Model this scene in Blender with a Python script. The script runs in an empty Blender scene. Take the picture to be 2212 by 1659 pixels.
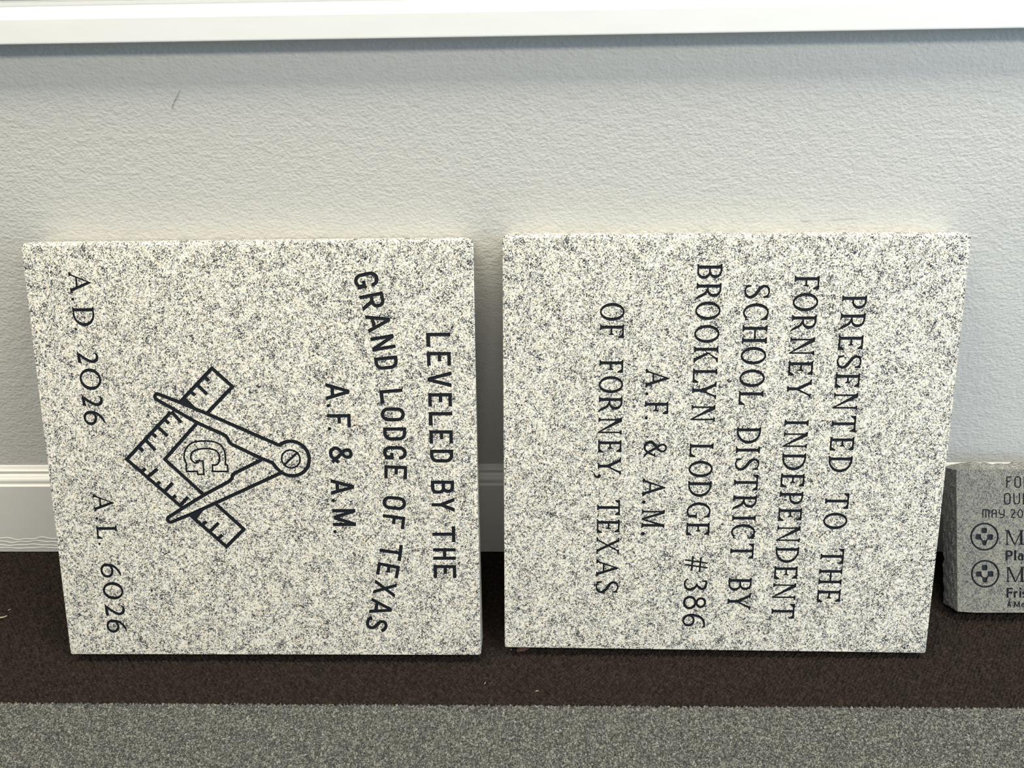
import bpy, bmesh, math, random
import numpy as np
from mathutils import Vector, Matrix
from mathutils.geometry import delaunay_2d_cdt

# ---------------------------------------------------------------- camera, world, lights, exposure
scene = bpy.context.scene
COL = scene.collection
def camera():
    yaw, pitch, roll = -0.0282, 0.5312, -0.0195
    f = Vector((math.sin(yaw)*math.cos(pitch), math.cos(yaw)*math.cos(pitch), -math.sin(pitch)))
    r = Vector((math.cos(yaw), -math.sin(yaw), 0)); u = r.cross(f)
    c, s = math.cos(roll), math.sin(roll)
    r, u = c*r + s*u, -s*r + c*u
    cd = bpy.data.cameras.new('camera'); cam = bpy.data.objects.new('camera', cd); COL.objects.link(cam)
    cd.sensor_fit = 'HORIZONTAL'; cd.sensor_width = 36.0; cd.lens = 36.0*1650.0/2212.0
    cd.clip_start = 0.05; cd.clip_end = 100
    m = Matrix((r, u, -f)).transposed().to_4x4(); m.translation = Vector((0.0225, -1.0405, 0.9472))
    cam.matrix_world = m
    scene.camera = cam
camera()

world = bpy.data.worlds.new('daylight'); scene.world = world; world.use_nodes = True
bg = world.node_tree.nodes['Background']
bg.inputs['Color'].default_value = (0.46, 0.70, 1.0, 1); bg.inputs['Strength'].default_value = 0.26

def area(name, loc, target, sx, sy, power, color):
    ld = bpy.data.lights.new(name, 'AREA'); ld.shape = 'RECTANGLE'; ld.size = sx; ld.size_y = sy
    ld.energy = power; ld.color = color
    o = bpy.data.objects.new(name, ld); COL.objects.link(o)
    o.location = loc
    o.rotation_euler = (Vector(target) - Vector(loc)).to_track_quat('-Z', 'Y').to_euler()
    return o
# recessed ceiling panels of the corridor (they face straight down)
area('ceiling_panel_light', (1.00, -0.50, 2.6), (1.00, -0.50, 0), 1.2, 0.5, 50, (1.0, 0.94, 0.79))
area('ceiling_panel_light', (-1.00, -0.50, 2.6), (-1.00, -0.50, 0), 1.2, 0.5, 46, (1.0, 0.92, 0.75))
area('ceiling_panel_light', (1.90, -2.20, 2.6), (1.90, -2.20, 0), 1.2, 0.6, 42, (1.0, 0.93, 0.80))
area('ceiling_panel_light', (0.00, -2.20, 2.6), (0.00, -2.20, 0), 1.2, 0.6, 30, (1.0, 0.93, 0.80))
area('ceiling_panel_light', (-1.90, -2.20, 2.6), (-1.90, -2.20, 0), 1.2, 0.6, 38, (1.0, 0.92, 0.77))
# daylight from a glazed door further along the corridor, to the right
area('daylight_door_light', (2.9, -1.4, 1.2), (0.3, 0, 0.7), 0.9, 1.9, 60, (0.58, 0.77, 1.0))

vs = scene.view_settings
vs.view_transform = 'Standard'; vs.look = 'None'; vs.gamma = 1.0; vs.use_curve_mapping = False
vs.exposure = 0.02

# ---------------------------------------------------------------- materials
def mat(name, rough=0.6, spec=0.5):
    m = bpy.data.materials.new(name); m.use_nodes = True
    nt = m.node_tree; b = nt.nodes['Principled BSDF']
    b.inputs['Roughness'].default_value = rough
    b.inputs['Specular IOR Level'].default_value = spec
    return m, nt, b
def node(nt, typ, **kw):
    n = nt.nodes.new(typ)
    for k, v in kw.items():
        if k in n.inputs.keys(): n.inputs[k].default_value = v
        else: setattr(n, k, v)
    return n
def ramp(nt, fac, stops, interp='LINEAR'):
    r = nt.nodes.new('ShaderNodeValToRGB'); r.color_ramp.interpolation = interp
    e = r.color_ramp.elements
    while len(e) < len(stops): e.new(0.5)
    for el, (p, c) in zip(e, stops):
        el.position = p; el.color = (c[0], c[1], c[2], 1)
    nt.links.new(fac, r.inputs['Fac']); return r.outputs['Color']
def objcoord(nt, scale=(1, 1, 1)):
    t = nt.nodes.new('ShaderNodeTexCoord'); mp = nt.nodes.new('ShaderNodeMapping')
    mp.inputs['Scale'].default_value = scale
    nt.links.new(t.outputs['Object'], mp.inputs['Vector']); return mp.outputs['Vector']
def noise(nt, vec, scale, detail=2.0, rough=0.5, dist=0.0):
    n = node(nt, 'ShaderNodeTexNoise', Scale=scale, Detail=detail, Roughness=rough, Distortion=dist)
    nt.links.new(vec, n.inputs['Vector']); return n.outputs['Fac']
def math2(nt, op, a, b):
    n = nt.nodes.new('ShaderNodeMath'); n.operation = op
    for i, x in enumerate((a, b)):
        if isinstance(x, (int, float)): n.inputs[i].default_value = x
        else: nt.links.new(x, n.inputs[i])
    return n.outputs[0]
def mix(nt, fac, a, b, mode='MIX'):
    n = nt.nodes.new('ShaderNodeMix'); n.data_type = 'RGBA'; n.blend_type = mode
    for sock, x in ((n.inputs[0], fac), (n.inputs[6], a), (n.inputs[7], b)):
        if isinstance(x, (int, float)): sock.default_value = x
        elif isinstance(x, tuple): sock.default_value = (*x, 1)
        else: nt.links.new(x, sock)
    return n.outputs[2]
def bump(nt, b, height, strength, dist):
    n = node(nt, 'ShaderNodeBump', Strength=strength, Distance=dist)
    nt.links.new(height, n.inputs['Height']); nt.links.new(n.outputs['Normal'], b.inputs['Normal'])

def granite(name, grain, dark, rough, cream, tone=1.0, quartz_col=(0.282, 0.291, 0.30)):
    """speckled granite: cream feldspar, grey quartz patches, black biotite flecks"""
    m, nt, b = mat(name, rough, 0.5)
    v = objcoord(nt); v.node.inputs['Rotation'].default_value = (0.61, 0.93, 0.42)
    big = noise(nt, v, grain*0.09, 3.0, 0.6)
    mid = noise(nt, v, grain*0.30, 2.0, 0.5, 0.3)
    fine = noise(nt, v, grain, 0.6, 0.4)
    sub = lambda x, k: math2(nt, 'MULTIPLY', math2(nt, 'SUBTRACT', x, 0.5), k)
    f = math2(nt, 'ADD', math2(nt, 'ADD', fine, sub(mid, 0.48)), sub(big, 0.42))
    v2 = objcoord(nt); v2.node.inputs['Location'].default_value = (3.1, 1.7, 2.3); v2.node.inputs['Rotation'].default_value = (0.35, 0.52, 1.1)
    quartz = math2(nt, 'ADD', noise(nt, v2, grain*0.62, 1.5, 0.5), sub(mid, 0.35))
    warm = noise(nt, v2, grain*0.20, 2.0, 0.5)
    base = ramp(nt, warm, [(0.38, cream), (0.70, (cream[0]*0.98, cream[1]*0.91, cream[2]*0.80))])
    q = ramp(nt, quartz, [(0.34, (0, 0, 0)), (0.54, (1, 1, 1))])
    grey = quartz_col
    c1 = mix(nt, q, grey, base)
    k = ramp(nt, f, [(dark-0.05, (0, 0, 0)), (dark+0.01, (0.12, 0.12, 0.12)), (dark+0.07, (0.62, 0.62, 0.62)), (dark+0.12, (1, 1, 1))])
    c2 = mix(nt, k, (0.020*tone, 0.022*tone, 0.030*tone), c1)
    nt.links.new(c2, b.inputs['Base Color'])
    return m

M_GRANITE = granite('polished_grey_granite', 740.0, 0.360, 0.30, (0.76, 0.735, 0.645))
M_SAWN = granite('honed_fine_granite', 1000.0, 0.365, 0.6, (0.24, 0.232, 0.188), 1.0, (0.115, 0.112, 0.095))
def rough_granite():
    m, nt, b = mat('rock_pitched_granite', 0.85, 0.3)
    v = objcoord(nt)
    f = noise(nt, v, 520.0, 3.0, 0.6); g = noise(nt, v, 130.0, 3.0, 0.6)
    c = ramp(nt, f, [(0.34, (0.06, 0.06, 0.065)), (0.5, (0.22, 0.215, 0.20)), (0.66, (0.44, 0.42, 0.37))])
    nt.links.new(c, b.inputs['Base Color'])
    bump(nt, b, math2(nt, 'ADD', g, math2(nt, 'MULTIPLY', f, 0.2)), 0.5, 0.004)
    return m
M_ROUGH = rough_granite()
def letter_paint():
    m, nt, b = mat('black_letter_paint', 0.6, 0.2)
    v = objcoord(nt)
    c = ramp(nt, noise(nt, v, 900.0, 2.0), [(0.3, (0.006, 0.008, 0.012)), (0.75, (0.012, 0.015, 0.019))])
    nt.links.new(c, b.inputs['Base Color'])
    return m
M_PAINT = letter_paint()

def wall_paint():
    m, nt, b = mat('greige_orange_peel_wall', 0.75, 0.25)
    v = objcoord(nt, (1.0, 1.0, 1.35))
    h = noise(nt, v, 185.0, 2.5, 0.55, 0.15); h2 = noise(nt, v, 60.0, 2.0, 0.5)
    nt.links.new(ramp(nt, h2, [(0.2, (0.535, 0.525, 0.485)), (0.8, (0.565, 0.555, 0.515))]), b.inputs['Base Color'])
    bump(nt, b, math2(nt, 'ADD', h, math2(nt, 'MULTIPLY', h2, 0.8)), 0.38, 0.0035)
    return m
M_WALL = wall_paint()
def trim_paint(name, col, rough):
    m, nt, b = mat(name, rough, 0.5)
    v = objcoord(nt, (1, 4, 4))
    nt.links.new(ramp(nt, noise(nt, v, 14.0, 3.0), [(0.3, tuple(c*0.97 for c in col)), (0.7, col)]), b.inputs['Base Color'])
    bump(nt, b, noise(nt, objcoord(nt, (0.25, 1, 1)), 260.0, 2.0), 0.06, 0.001)
    return m
M_TRIM = trim_paint('white_trim_paint', (0.80, 0.78, 0.72), 0.38)
M_SILL = trim_paint('white_sill_paint', (0.84, 0.83, 0.79), 0.35)
M_VINYL = trim_paint('grey_white_vinyl', (0.62, 0.63, 0.63), 0.4)
def glass():
    m, nt, b = mat('window_glass', 0.02, 0.5)
    b.inputs['Transmission Weight'].default_value = 1.0; b.inputs['IOR'].default_value = 1.45
    b.inputs['Base Color'].default_value = (0.95, 0.98, 0.97, 1)
    return m
M_GLASS = glass()
def carpet(name, stops, s1, s2, spread):
    m, nt, b = mat(name, 0.95, 0.1)
    v = objcoord(nt)
    a = noise(nt, v, s1, 2.0, 0.6); c = noise(nt, objcoord(nt, (1, 1, 1)), s2, 3.0, 0.6)
    f = math2(nt, 'ADD', math2(nt, 'MULTIPLY', a, 1 - spread), math2(nt, 'MULTIPLY', c, spread))
    nt.links.new(ramp(nt, f, stops), b.inputs['Base Color'])
    bump(nt, b, noise(nt, v, 1500.0, 2.0), 0.5, 0.0008)
    return m
M_DARK = carpet('dark_brown_loop_carpet', [(0.36, (0.007, 0.0055, 0.0055)), (0.5, (0.020, 0.015, 0.0125)), (0.66, (0.056, 0.040, 0.030))], 700.0, 150.0, 0.35)
M_GREY = carpet('heather_grey_loop_carpet', [(0.34, (0.010, 0.012, 0.014)), (0.49, (0.065, 0.067, 0.065)), (0.64, (0.30, 0.295, 0.25))], 620.0, 240.0, 0.40)
def plain(name, col, rough=0.8):
    m, nt, b = mat(name, rough, 0.3)
    v = objcoord(nt)
    nt.links.new(ramp(nt, noise(nt, v, 700.0, 2.0), [(0.3, tuple(c*0.7 for c in col)), (0.7, col)]), b.inputs['Base Color'])
    return m
M_LEAF = plain('dry_brown_leaf', (0.10, 0.05, 0.035))
M_HAIR = plain('dark_hair', (0.05, 0.045, 0.04))
M_LINT = plain('pale_lint', (0.62, 0.55, 0.46))
M_LINT2 = plain('tan_fibre', (0.42, 0.36, 0.27))

# ---------------------------------------------------------------- object helpers
def mesh_obj(name, verts, faces, mats, parent=None, mi=None, smooth=False):
    me = bpy.data.meshes.new(name); me.from_pydata([tuple(v) for v in verts], [], faces); 
    for m in (mats if isinstance(mats, (list, tuple)) else [mats]): me.materials.append(m)
    if mi is not None: me.polygons.foreach_set('material_index', mi)
    if smooth: me.polygons.foreach_set('use_smooth', [True]*len(me.polygons))
    me.update()
    o = bpy.data.objects.new(name, me); COL.objects.link(o)
    if parent: o.parent = parent
    return o
def tag(o, label=None, cat=None, group=None, kind=None):
    if label: o['label'] = label
    if cat: o['category'] = cat
    if group: o['group'] = group
    if kind: o['kind'] = kind
    return o
def box(V, F, x0, x1, y0, y1, z0, z1):
    i = len(V)
    V += [(x0,y0,z0),(x1,y0,z0),(x1,y1,z0),(x0,y1,z0),(x0,y0,z1),(x1,y0,z1),(x1,y1,z1),(x0,y1,z1)]
    F += [[i+k for k in q] for q in ((0,3,2,1),(4,5,6,7),(0,1,5,4),(1,2,6,5),(2,3,7,6),(3,0,4,7))]
def extrude_profile(name, prof, x0, x1, m, parent=None, smooth_angle=None):
    """prof: closed list of (y, z); extruded along x"""
    n = len(prof)
    V = [(x0, y, z) for y, z in prof] + [(x1, y, z) for y, z in prof]
    F = [[i, (i+1) % n, n+(i+1) % n, n+i] for i in range(n)] + [list(range(n))[::-1], list(range(n, 2*n))]
    o = mesh_obj(name, V, F, m, parent)
    bm = bmesh.new(); bm.from_mesh(o.data); bmesh.ops.recalc_face_normals(bm, faces=bm.faces); bm.to_mesh(o.data); bm.free()
    return o
# ---------------------------------------------------------------- lettering: every glyph is a list of polygons in a box
# x runs along the line from 0 to w, y from the baseline (0) to the cap line (1)
PI = math.pi
def rect(x0, y0, x1, y1): return [[(x0,y0),(x1,y0),(x1,y1),(x0,y1)]]
def seg(p, q, t):
    dx, dy = q[0]-p[0], q[1]-p[1]; L = math.hypot(dx, dy); nx, ny = -dy/L*t/2, dx/L*t/2
    return [[(p[0]+nx,p[1]+ny),(p[0]-nx,p[1]-ny),(q[0]-nx,q[1]-ny),(q[0]+nx,q[1]+ny)]]
def strip(A, B):                       # as triangles, so that no piece can cross itself
    out = []
    for i in range(len(A)-1): out += [[A[i], A[i+1], B[i+1]], [A[i], B[i+1], B[i]]]
    return out
def pl(pts, wd, closed=False):
    """stroke of varying width along a polyline with mitred joints"""
    n = len(pts)
    if not isinstance(wd, (list, tuple)): wd = [wd]*n
    A, B = [], []
    for i in range(n):
        if closed: a, c = pts[(i-1) % n], pts[(i+1) % n]
        else: a, c = pts[max(i-1, 0)], pts[min(i+1, n-1)]
        p = pts[i]
        def nrm(u, v):
            dx, dy = v[0]-u[0], v[1]-u[1]; L = math.hypot(dx, dy) or 1.0
            return (-dy/L, dx/L)
        n1 = nrm(a, p) if a != p else nrm(p, c); n2 = nrm(p, c) if c != p else n1
        bx, by = n1[0]+n2[0], n1[1]+n2[1]; L = math.hypot(bx, by) or 1.0; bx, by = bx/L, by/L
        k = 1.0/max(0.45, bx*n1[0]+by*n1[1])
        h = wd[i]/2*k
        A.append((p[0]+bx*h, p[1]+by*h)); B.append((p[0]-bx*h, p[1]-by*h))
    if closed: A.append(A[0]); B.append(B[0])
    return strip(A, B)
def cr(pts, wd=None, n=7):
    """Catmull-Rom through pts (and widths)"""
    P = [pts[0]] + list(pts) + [pts[-1]]; out, ow = [], []
    W = None if wd is None else [wd[0]] + list(wd) + [wd[-1]]
    for i in range(1, len(P)-2):
        for k in range(n):
            t = k/n; c = [((-t+2*t*t-t**3)/2), ((2-5*t*t+3*t**3)/2), ((t+4*t*t-3*t**3)/2), ((-t*t+t**3)/2)]
            out.append(tuple(sum(c[j]*P[i-1+j][d] for j in range(4)) for d in (0, 1)))
            if W: ow.append(W[i]*(1-t)+W[i+1]*t)
    out.append(tuple(pts[-1])); 
    if W: ow.append(wd[-1]); return out, ow
    return out
def crs(pts, wd, n=7):
    if not isinstance(wd, (list, tuple)): wd = [wd]*len(pts)
    p, w = cr(pts, wd, n); return pl(p, w)
def arc(cx, cy, rx, ry, a0, a1, n=16):
    return [(cx+rx*math.cos(math.radians(a0+(a1-a0)*k/n)), cy+ry*math.sin(math.radians(a0+(a1-a0)*k/n))) for k in range(n+1)]
def ring(cx, cy, rx, ry, ts, tt, a0=0, a1=360, n=36, rot=0.0):
    """elliptic ring: ts thick at the sides, tt at top and bottom; stress axis turned by rot degrees"""
    A, B = [], []
    for k in range(n+1):
        a = math.radians(a0+(a1-a0)*k/n)
        x, y = rx*math.cos(a), ry*math.sin(a)
        nx, ny = math.cos(a)*ry, math.sin(a)*rx; L = math.hypot(nx, ny); nx, ny = nx/L, ny/L
        ca = math.cos(math.atan2(ny, nx)-math.radians(rot))**2
        t = tt+(ts-tt)*ca
        A.append((cx+x, cy+y)); B.append((cx+x-nx*t, cy+y-ny*t))
    return strip(A, B)
def dot(cx, cy, r, n=14):
    return [[(cx+r*math.cos(2*PI*k/n), cy+r*math.sin(2*PI*k/n)) for k in range(n)]]
def blob(x0, y0, x1, y1, r, n=4):
    P = []
    for cx, cy, a in ((x1-r,y0+r,-90),(x1-r,y1-r,0),(x0+r,y1-r,90),(x0+r,y0+r,180)):
        P += arc(cx, cy, r, r, a, a+90, n)
    return [P]
def rpath(pts, radii, n=6):
    out = [pts[0]]
    for i in range(1, len(pts)-1):
        p, a, c = pts[i], pts[i-1], pts[i+1]; r = radii[i-1]
        def toward(q):
            L = math.hypot(q[0]-p[0], q[1]-p[1]); return ((q[0]-p[0])/L, (q[1]-p[1])/L)
        u, v = toward(a), toward(c)
        s = (p[0]+u[0]*r, p[1]+u[1]*r); e = (p[0]+v[0]*r, p[1]+v[1]*r)
        for k in range(n+1):                       # corner as a rational quarter curve
            t = k/n; w0, w1, w2 = (1-t)**2, 1.414*t*(1-t), t*t; S = w0+w1+w2
            out.append(((w0*s[0]+w1*p[0]+w2*e[0])/S, (w0*s[1]+w1*p[1]+w2*e[1])/S))
    out.append(pts[-1]); return out
def quad_leg(x0, x1, y0, xa, xb, y1): return [[(x0,y0),(x1,y0),(xb,y1),(xa,y1)]]

# --- bold condensed sans capitals
def sans(ch, w, t=0.152):
    h = t
    if ch == 'L': return rect(0,0,t,1)+rect(0,0,w,h*1.08)
    if ch == 'E': return rect(0,0,t,1)+rect(0,0,w,h)+rect(0,1-h,w,1)+rect(0,.445,w*.68,.445+h*.98)
    if ch == 'F': return rect(0,0,t,1)+rect(0,1-h,w,1)+rect(0,.435,w*.70,.435+h*.98)
    if ch == 'T': return rect(0,1-h,w,1)+rect(w/2-t/2,0,w/2+t/2,1)
    if ch == 'H': return rect(0,0,t,1)+rect(w-t,0,w,1)+rect(0,.43,w,.43+h)
    if ch in 'AV':
        s, a = .165, .077
        P = quad_leg(0,s,0,w/2-a,w/2+a*.9,1)+quad_leg(w-s,w,0,w/2-a*.9,w/2+a,1)
        if ch == 'V': return [[(x,1-y) for x, y in p] for p in P]
        return P+rect(w*.2,.205,w*.8,.205+h)
    if ch == 'D':
        r = .24
        return rect(0,0,t,1)+pl(rpath([(t*.4,1-h/2),(w-t/2,1-h/2),(w-t/2,h/2),(t*.4,h/2)],[r,r]),t)
    if ch == 'O':
        R = w/2-t/2; P = arc(w/2,1-w/2+.01,R,R+.012,0,180,14)+arc(w/2,w/2-.01,R,R+.012,180,360,14)
        return pl(P, t, True)
    if ch == 'G':
        R = w/2-t/2
        P = arc(w/2,1-w/2+.01,R,R+.012,-8,180,16)+arc(w/2,w/2-.01,R,R+.012,180,318,12)
        return pl(P, t)+rect(w-t*1.25,.055,w,.445)+rect(w*.50,.445-h,w,.445)
    if ch == 'R':
        r = .2; y0 = .40
        return rect(0,0,t,1)+pl(rpath([(t*.4,1-h/2),(w*.94-t/2,1-h/2),(w*.94-t/2,y0+h/2),(t*.4,y0+h/2)],[r,r]),t)+quad_leg(w-.175,w,0,w*.36,w*.36+.19,.45)
    if ch == 'B':
        r = .17
        return rect(0,0,t,1)+pl(rpath([(t*.4,1-h/2),(w*.94-t/2,1-h/2),(w*.94-t/2,.46+h/2),(t*.4,.46+h/2)],[r,r]),t)+pl(rpath([(t*.4,.46+h/2),(w-t/2,.46+h/2),(w-t/2,h/2),(t*.4,h/2)],[r,r]),t)
    if ch == 'N': return rect(0,0,t,1)+rect(w-t,0,w,1)+[[(0,1),(t*1.1,1),(w,0),(w-t*1.1,0)]]
    if ch == 'M':
        return rect(0,0,t,1)+rect(w-t,0,w,1)+[[(0,1),(t*1.0,1),(w/2+.085,.06),(w/2-.085,.06)]]+[[(w,1),(w-t*1.0,1),(w/2-.085,.06),(w/2+.085,.06)]]
    if ch == 'X': s = .17; return [[(0,0),(s,0),(w,1),(w-s,1)]]+[[(w-s,0),(w,0),(s,1),(0,1)]]
    if ch == 'Y':
        s = .17
        return rect(w/2-t/2,0,w/2+t/2,.46)+[[(0,1),(s,1),(w/2+t/2,.44),(w/2-t/2,.40)]]+[[(w-s,1),(w,1),(w/2+t/2,.40),(w/2-t/2,.44)]]
    if ch == 'S':
        k = w
        return crs([(.03*k,.24),(.17*k,.115),(.48*k,.075),(.80*k,.14),(.90*k,.28),(.76*k,.425),(.45*k,.535),(.20*k,.64),(.13*k,.77),(.27*k,.89),(.53*k,.925),(.80*k,.87),(.95*k,.76)], t)
    if ch == '&':
        q = lambda y, x: ((y-340)/725, (x-270)/725)
        P = [q(*p) for p in ((835,555),(735,440),(655,350),(560,322),(470,345),(405,420),(392,490),(430,575),(520,655),(620,725),(672,815),(650,910),(560,945),(470,905),(450,830),(475,740),(570,640),(670,540),(825,350))]
        return [[(x*w/.73, y) for x, y in pp] for pp in crs(P, .148)]
    raise KeyError(ch)

# --- engraved roman capitals with bracketed serifs
def vst(x0, x1, p=.062, bl=1, br=1, tl=1, tr=1, y0=0, y1=1):
    P = rect(x0, y0, x1, y1); e, b = .048, .115
    def sf(x, y, sx, sy):
        return [[(x,y),(x+sx*p,y),(x+sx*p,y+sy*e),(x+sx*p*.45,y+sy*e*1.35),(x,y+sy*b)]]
    if bl: P += sf(x0,y0,-1,1)
    if br: P += sf(x1,y0,1,1)
    if tl: P += sf(x0,y1,-1,-1)
    if tr: P += sf(x1,y1,1,-1)
    return P
def armterm(w, y, sy, L, back=.05):
    """vertical end serif of an arm of E, F, L, T"""
    return [[(w-.17,y+sy*.07),(w-.055,y+sy*L),(w,y+sy*L),(w,y),(w-.17,y)]]
def roman(ch, w, s=.132, h=.078, p=.062):
    if ch == 'I': return vst(w/2-s/2, w/2+s/2, max(.04, w/2-s/2))
    if ch == 'L': return vst(p,p+s,p,1,0,1,1)+rect(p,0,w,h)+armterm(w,0,1,.25)
    if ch == 'E':
        return vst(p,p+s,p,1,0,1,0)+rect(p,0,w,h)+armterm(w,0,1,.24)+rect(p,1-h,w*.95,1)+armterm(w*.95,1,-1,.22)+rect(p,.475,w*.70,.475+h)+[[(w*.70-.10,.475+h*.3),(w*.70-.035,.475+h/2-.115),(w*.70,.475+h/2-.115),(w*.70,.475+h/2+.115),(w*.70-.035,.475+h/2+.115),(w*.70-.10,.475+h*.7)]]
    if ch == 'F':
        return vst(p,p+s,p,1,1,1,0)+rect(p,1-h,w,1)+armterm(w,1,-1,.24)+rect(p,.44,w*.78,.44+h)+[[(w*.78-.10,.44+h*.3),(w*.78-.035,.44+h/2-.12),(w*.78,.44+h/2-.12),(w*.78,.44+h/2+.12),(w*.78-.035,.44+h/2+.12),(w*.78-.10,.44+h*.7)]]
    if ch == 'T':
        L = armterm(w,1,-1,.22)[0]
        return vst(w/2-s/2,w/2+s/2,p,1,1,0,0)+rect(0,1-h,w,1)+[L]+[[(w-x,y) for x, y in L]]
    if ch == 'H': return vst(p,p+s,p)+vst(w-p-s,w-p,p)+rect(p,.47,w-p,.47+h)
    if ch == 'P':
        return vst(p,p+s,p,1,1,1,0)+bowl(p+s, w, .41, 1, s, h)
    if ch == 'B': return vst(p,p+s,p,1,0,1,0)+bowl(p+s*.8, w*.95, .47, 1, s, h)+bowl(p+s*.8, w, 0, .47+h, s, h)
    if ch == 'D': return vst(p,p+s,p,1,0,1,0)+bowl(p+s*.6, w, 0, 1, s, h)
    if ch == 'R':
        leg = crs([(p+s+.04,.46),(w*.62,.36),(w*.78,.18),(w*.88,.06),(w,-.03)], [.09,.11,.12,.09,.035])
        return vst(p,p+s,p,1,1,1,0)+bowl(p+s, w*.86, .42, 1, s, h)+leg
    if ch == 'O': return ring(w/2,.5,w/2,.515,s,h)
    if ch == 'C':
        P = ring(w*.555,.5,w*.555,.515,s,h*.95,52,312,30)
        return P+[[(w-.16,.915),(w-.045,.70),(w,.70),(w-.005,.97),(w-.045,.965),(w-.12,.995)]]+crs([(w*.555+w*.555*.66,.075),(w*.965,.165),(w,.20)],[.075,.055,.05])
    if ch == 'G':
        P = ring(w*.56,.5,w*.56,.515,s,h*.95,52,318,30)
        return P+[[(w-.19,.915),(w-.095,.72),(w-.05,.72),(w-.055,.98),(w-.095,.97),(w-.16,.995)]]+rect(w-.05-s,.06,w-.05,.42)+rect(w-.05-s-.09,.385,w+.005,.435)
    if ch == 'S':
        k = w
        P = crs([(.05*k,.135),(.22*k,.055),(.50*k,.03),(.80*k,.10),(.91*k,.25),(.78*k,.40),(.50*k,.52),(.22*k,.63),(.085*k,.77),(.17*k,.91),(.45*k,.972),(.72*k,.94),(.90*k,.84)],
                [.06,.065,.075,.105,.12,.13,.135,.13,.115,.09,.07,.065,.06])
        return P+[[(0,.02),(.045,.02),(.11,.10),(.055,.27),(0,.27)]]+[[(k*.96,.98),(k*.96-.045,.98),(k*.96-.12,.89),(k*.96-.055,.74),(k*.96,.74)]]
    if ch == 'N':
        th = .075
        return vst(p,p+th,p,1,1,0,0)+[[(0,1),(p+s*.95,1),(w-p,-.03),(w-p-th*.7,-.03),(p*1.0,.88),(0,.95)]]+vst(w-p-th,w-p,p,0,0,1,1,0,1)
    if ch == 'M':
        th = .078
        return vst(p,p+th,p,1,1,1,0)+vst(w-p-s,w-p,p,1,1,0,1)+[[(p,1),(p+s,1),(w*.5+.06,.0),(w*.5-.03,.0)]]+[[(w-p,1),(w-p-.095,1),(w*.5-.02,0),(w*.5+.055,.0)]]
    if ch == 'A':
        th = .085; x1 = .055; x2 = w-.055
        P = [[(x1,.02),(x1+th,.02),(w/2+.035,.95),(w/2,1.02),(w/2-.03,.95)]]+[[(x2-s,.02),(x2,.02),(w/2+.045,.96),(w/2,1.02),(w/2-.05,.86)]]
        P += rect(w*.22,.29,w*.76,.29+h)
        for xc, hw in ((x1+th/2,.10),(x2-s/2,.125)):
            P += [[(xc-hw,0),(xc+hw,0),(xc+hw*.92,.045),(xc+.055,.12),(xc-.03,.12),(xc-hw*.92,.045)]]
        return P
    if ch == 'V': raise KeyError(ch)
    if ch == 'Y':
        th = .085
        P = vst(w/2-s/2,w/2+s/2,p,1,1,0,0,0,.46)
        P += [[(.055,1),(.055+s,1),(w/2+s/2,.47),(w/2+s/2,.40),(w/2-s/2,.40)]]+[[(w-.06-th,1),(w-.06,1),(w/2+s/2,.42),(w/2-s*.1,.44)]]
        for xc, hw in ((.055+s/2,.125),(w-.06-th/2,.10)): P += [[(xc-hw,1),(xc+hw,1),(xc+hw,.955),(xc,.90),(xc-hw,.955)]]
        return P
    if ch == 'K':
        P = vst(p,p+s,p)
        P += [[(w-.19,1),(w-.08,1),(p+s+.05,.50),(p+s-.02,.40),(p+s-.02,.46)]]+[[(p+s+.05,.55),(p+s+.13,.62),(w-.03,0),(w-.19,0)]]
        for xc, y, sy in ((w-.13,1,-1),(w-.105,0,1)): P += [[(xc-.115,y),(xc+.105,y),(xc+.105,y+sy*.048),(xc,y+sy*.10),(xc-.115,y+sy*.048)]]
        return P
    if ch == 'X':
        th = .08
        P = [[(.06,1),(.06+s,1),(w-.05,0),(w-.05-s,0)]]+[[(.06,0),(.06+th,0),(w-.07,1),(w-.07-th,1)]]
        for xc, y, sy, hw in ((.06+s/2,1,-1,.12),(w-.11,1,-1,.105),(.10,0,1,.105),(w-.05-s/2,0,1,.12)):
            P += [[(xc-hw,y),(xc+hw,y),(xc+hw,y+sy*.048),(xc,y+sy*.09),(xc-hw,y+sy*.048)]]
        return P
    if ch == '&':
        q = lambda y, x: ((y-185)/935*w/.765, (x-555)/935)
        P = [q(*p) for p in ((895,575),(800,610),(700,715),(590,890),(480,1080),(400,1200),(362,1310),(405,1420),(500,1455),(600,1405),(638,1290),(580,1180),(470,1075),(350,975),(270,880),(268,780),(330,665),(440,600),(560,615),(660,705),(715,805),(765,905),(800,975))]
        W = [.03,.075,.105,.12,.12,.10,.09,.085,.08,.085,.095,.105,.12,.13,.135,.14,.13,.105,.09,.09,.095,.09,.06]
        return crs(P, W, 5)+[[q(685,995),q(685,1025),q(860,1050),q(870,1005),q(800,945)]]
    if ch == '#':
        q = lambda y, x: ((y-100)/190*w, (x-105)/255)
        return seg(q(150,105),q(188,360),.075)+seg(q(205,105),q(242,362),.075)+seg(q(105,192),q(278,183),.08)+seg(q(118,282),q(290,273),.08)
    if ch == '3':
        q = lambda y, x: ((y-365)/140*w, (x-92)/260)
        return (crs([q(368,135),q(395,108),q(440,102),q(480,125),q(490,168),q(470,215),q(438,240)],[.06,.075,.085,.11,.13,.12,.08],6)
              + crs([q(432,238),q(462,262),q(483,300),q(465,335),q(425,345),q(395,345)],[.07,.11,.13,.12,.085,.08],6)
              + [[q(385,300),q(397,297),q(412,345),q(390,355),q(385,352)]]+[[q(412,240),q(440,222),q(448,258)]])
    if ch == '8':
        return ring(w*.5,.29,w*.5,.30,.125,.105)+ring(w*.5,.775,w*.40,.235,.115,.10)
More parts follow.
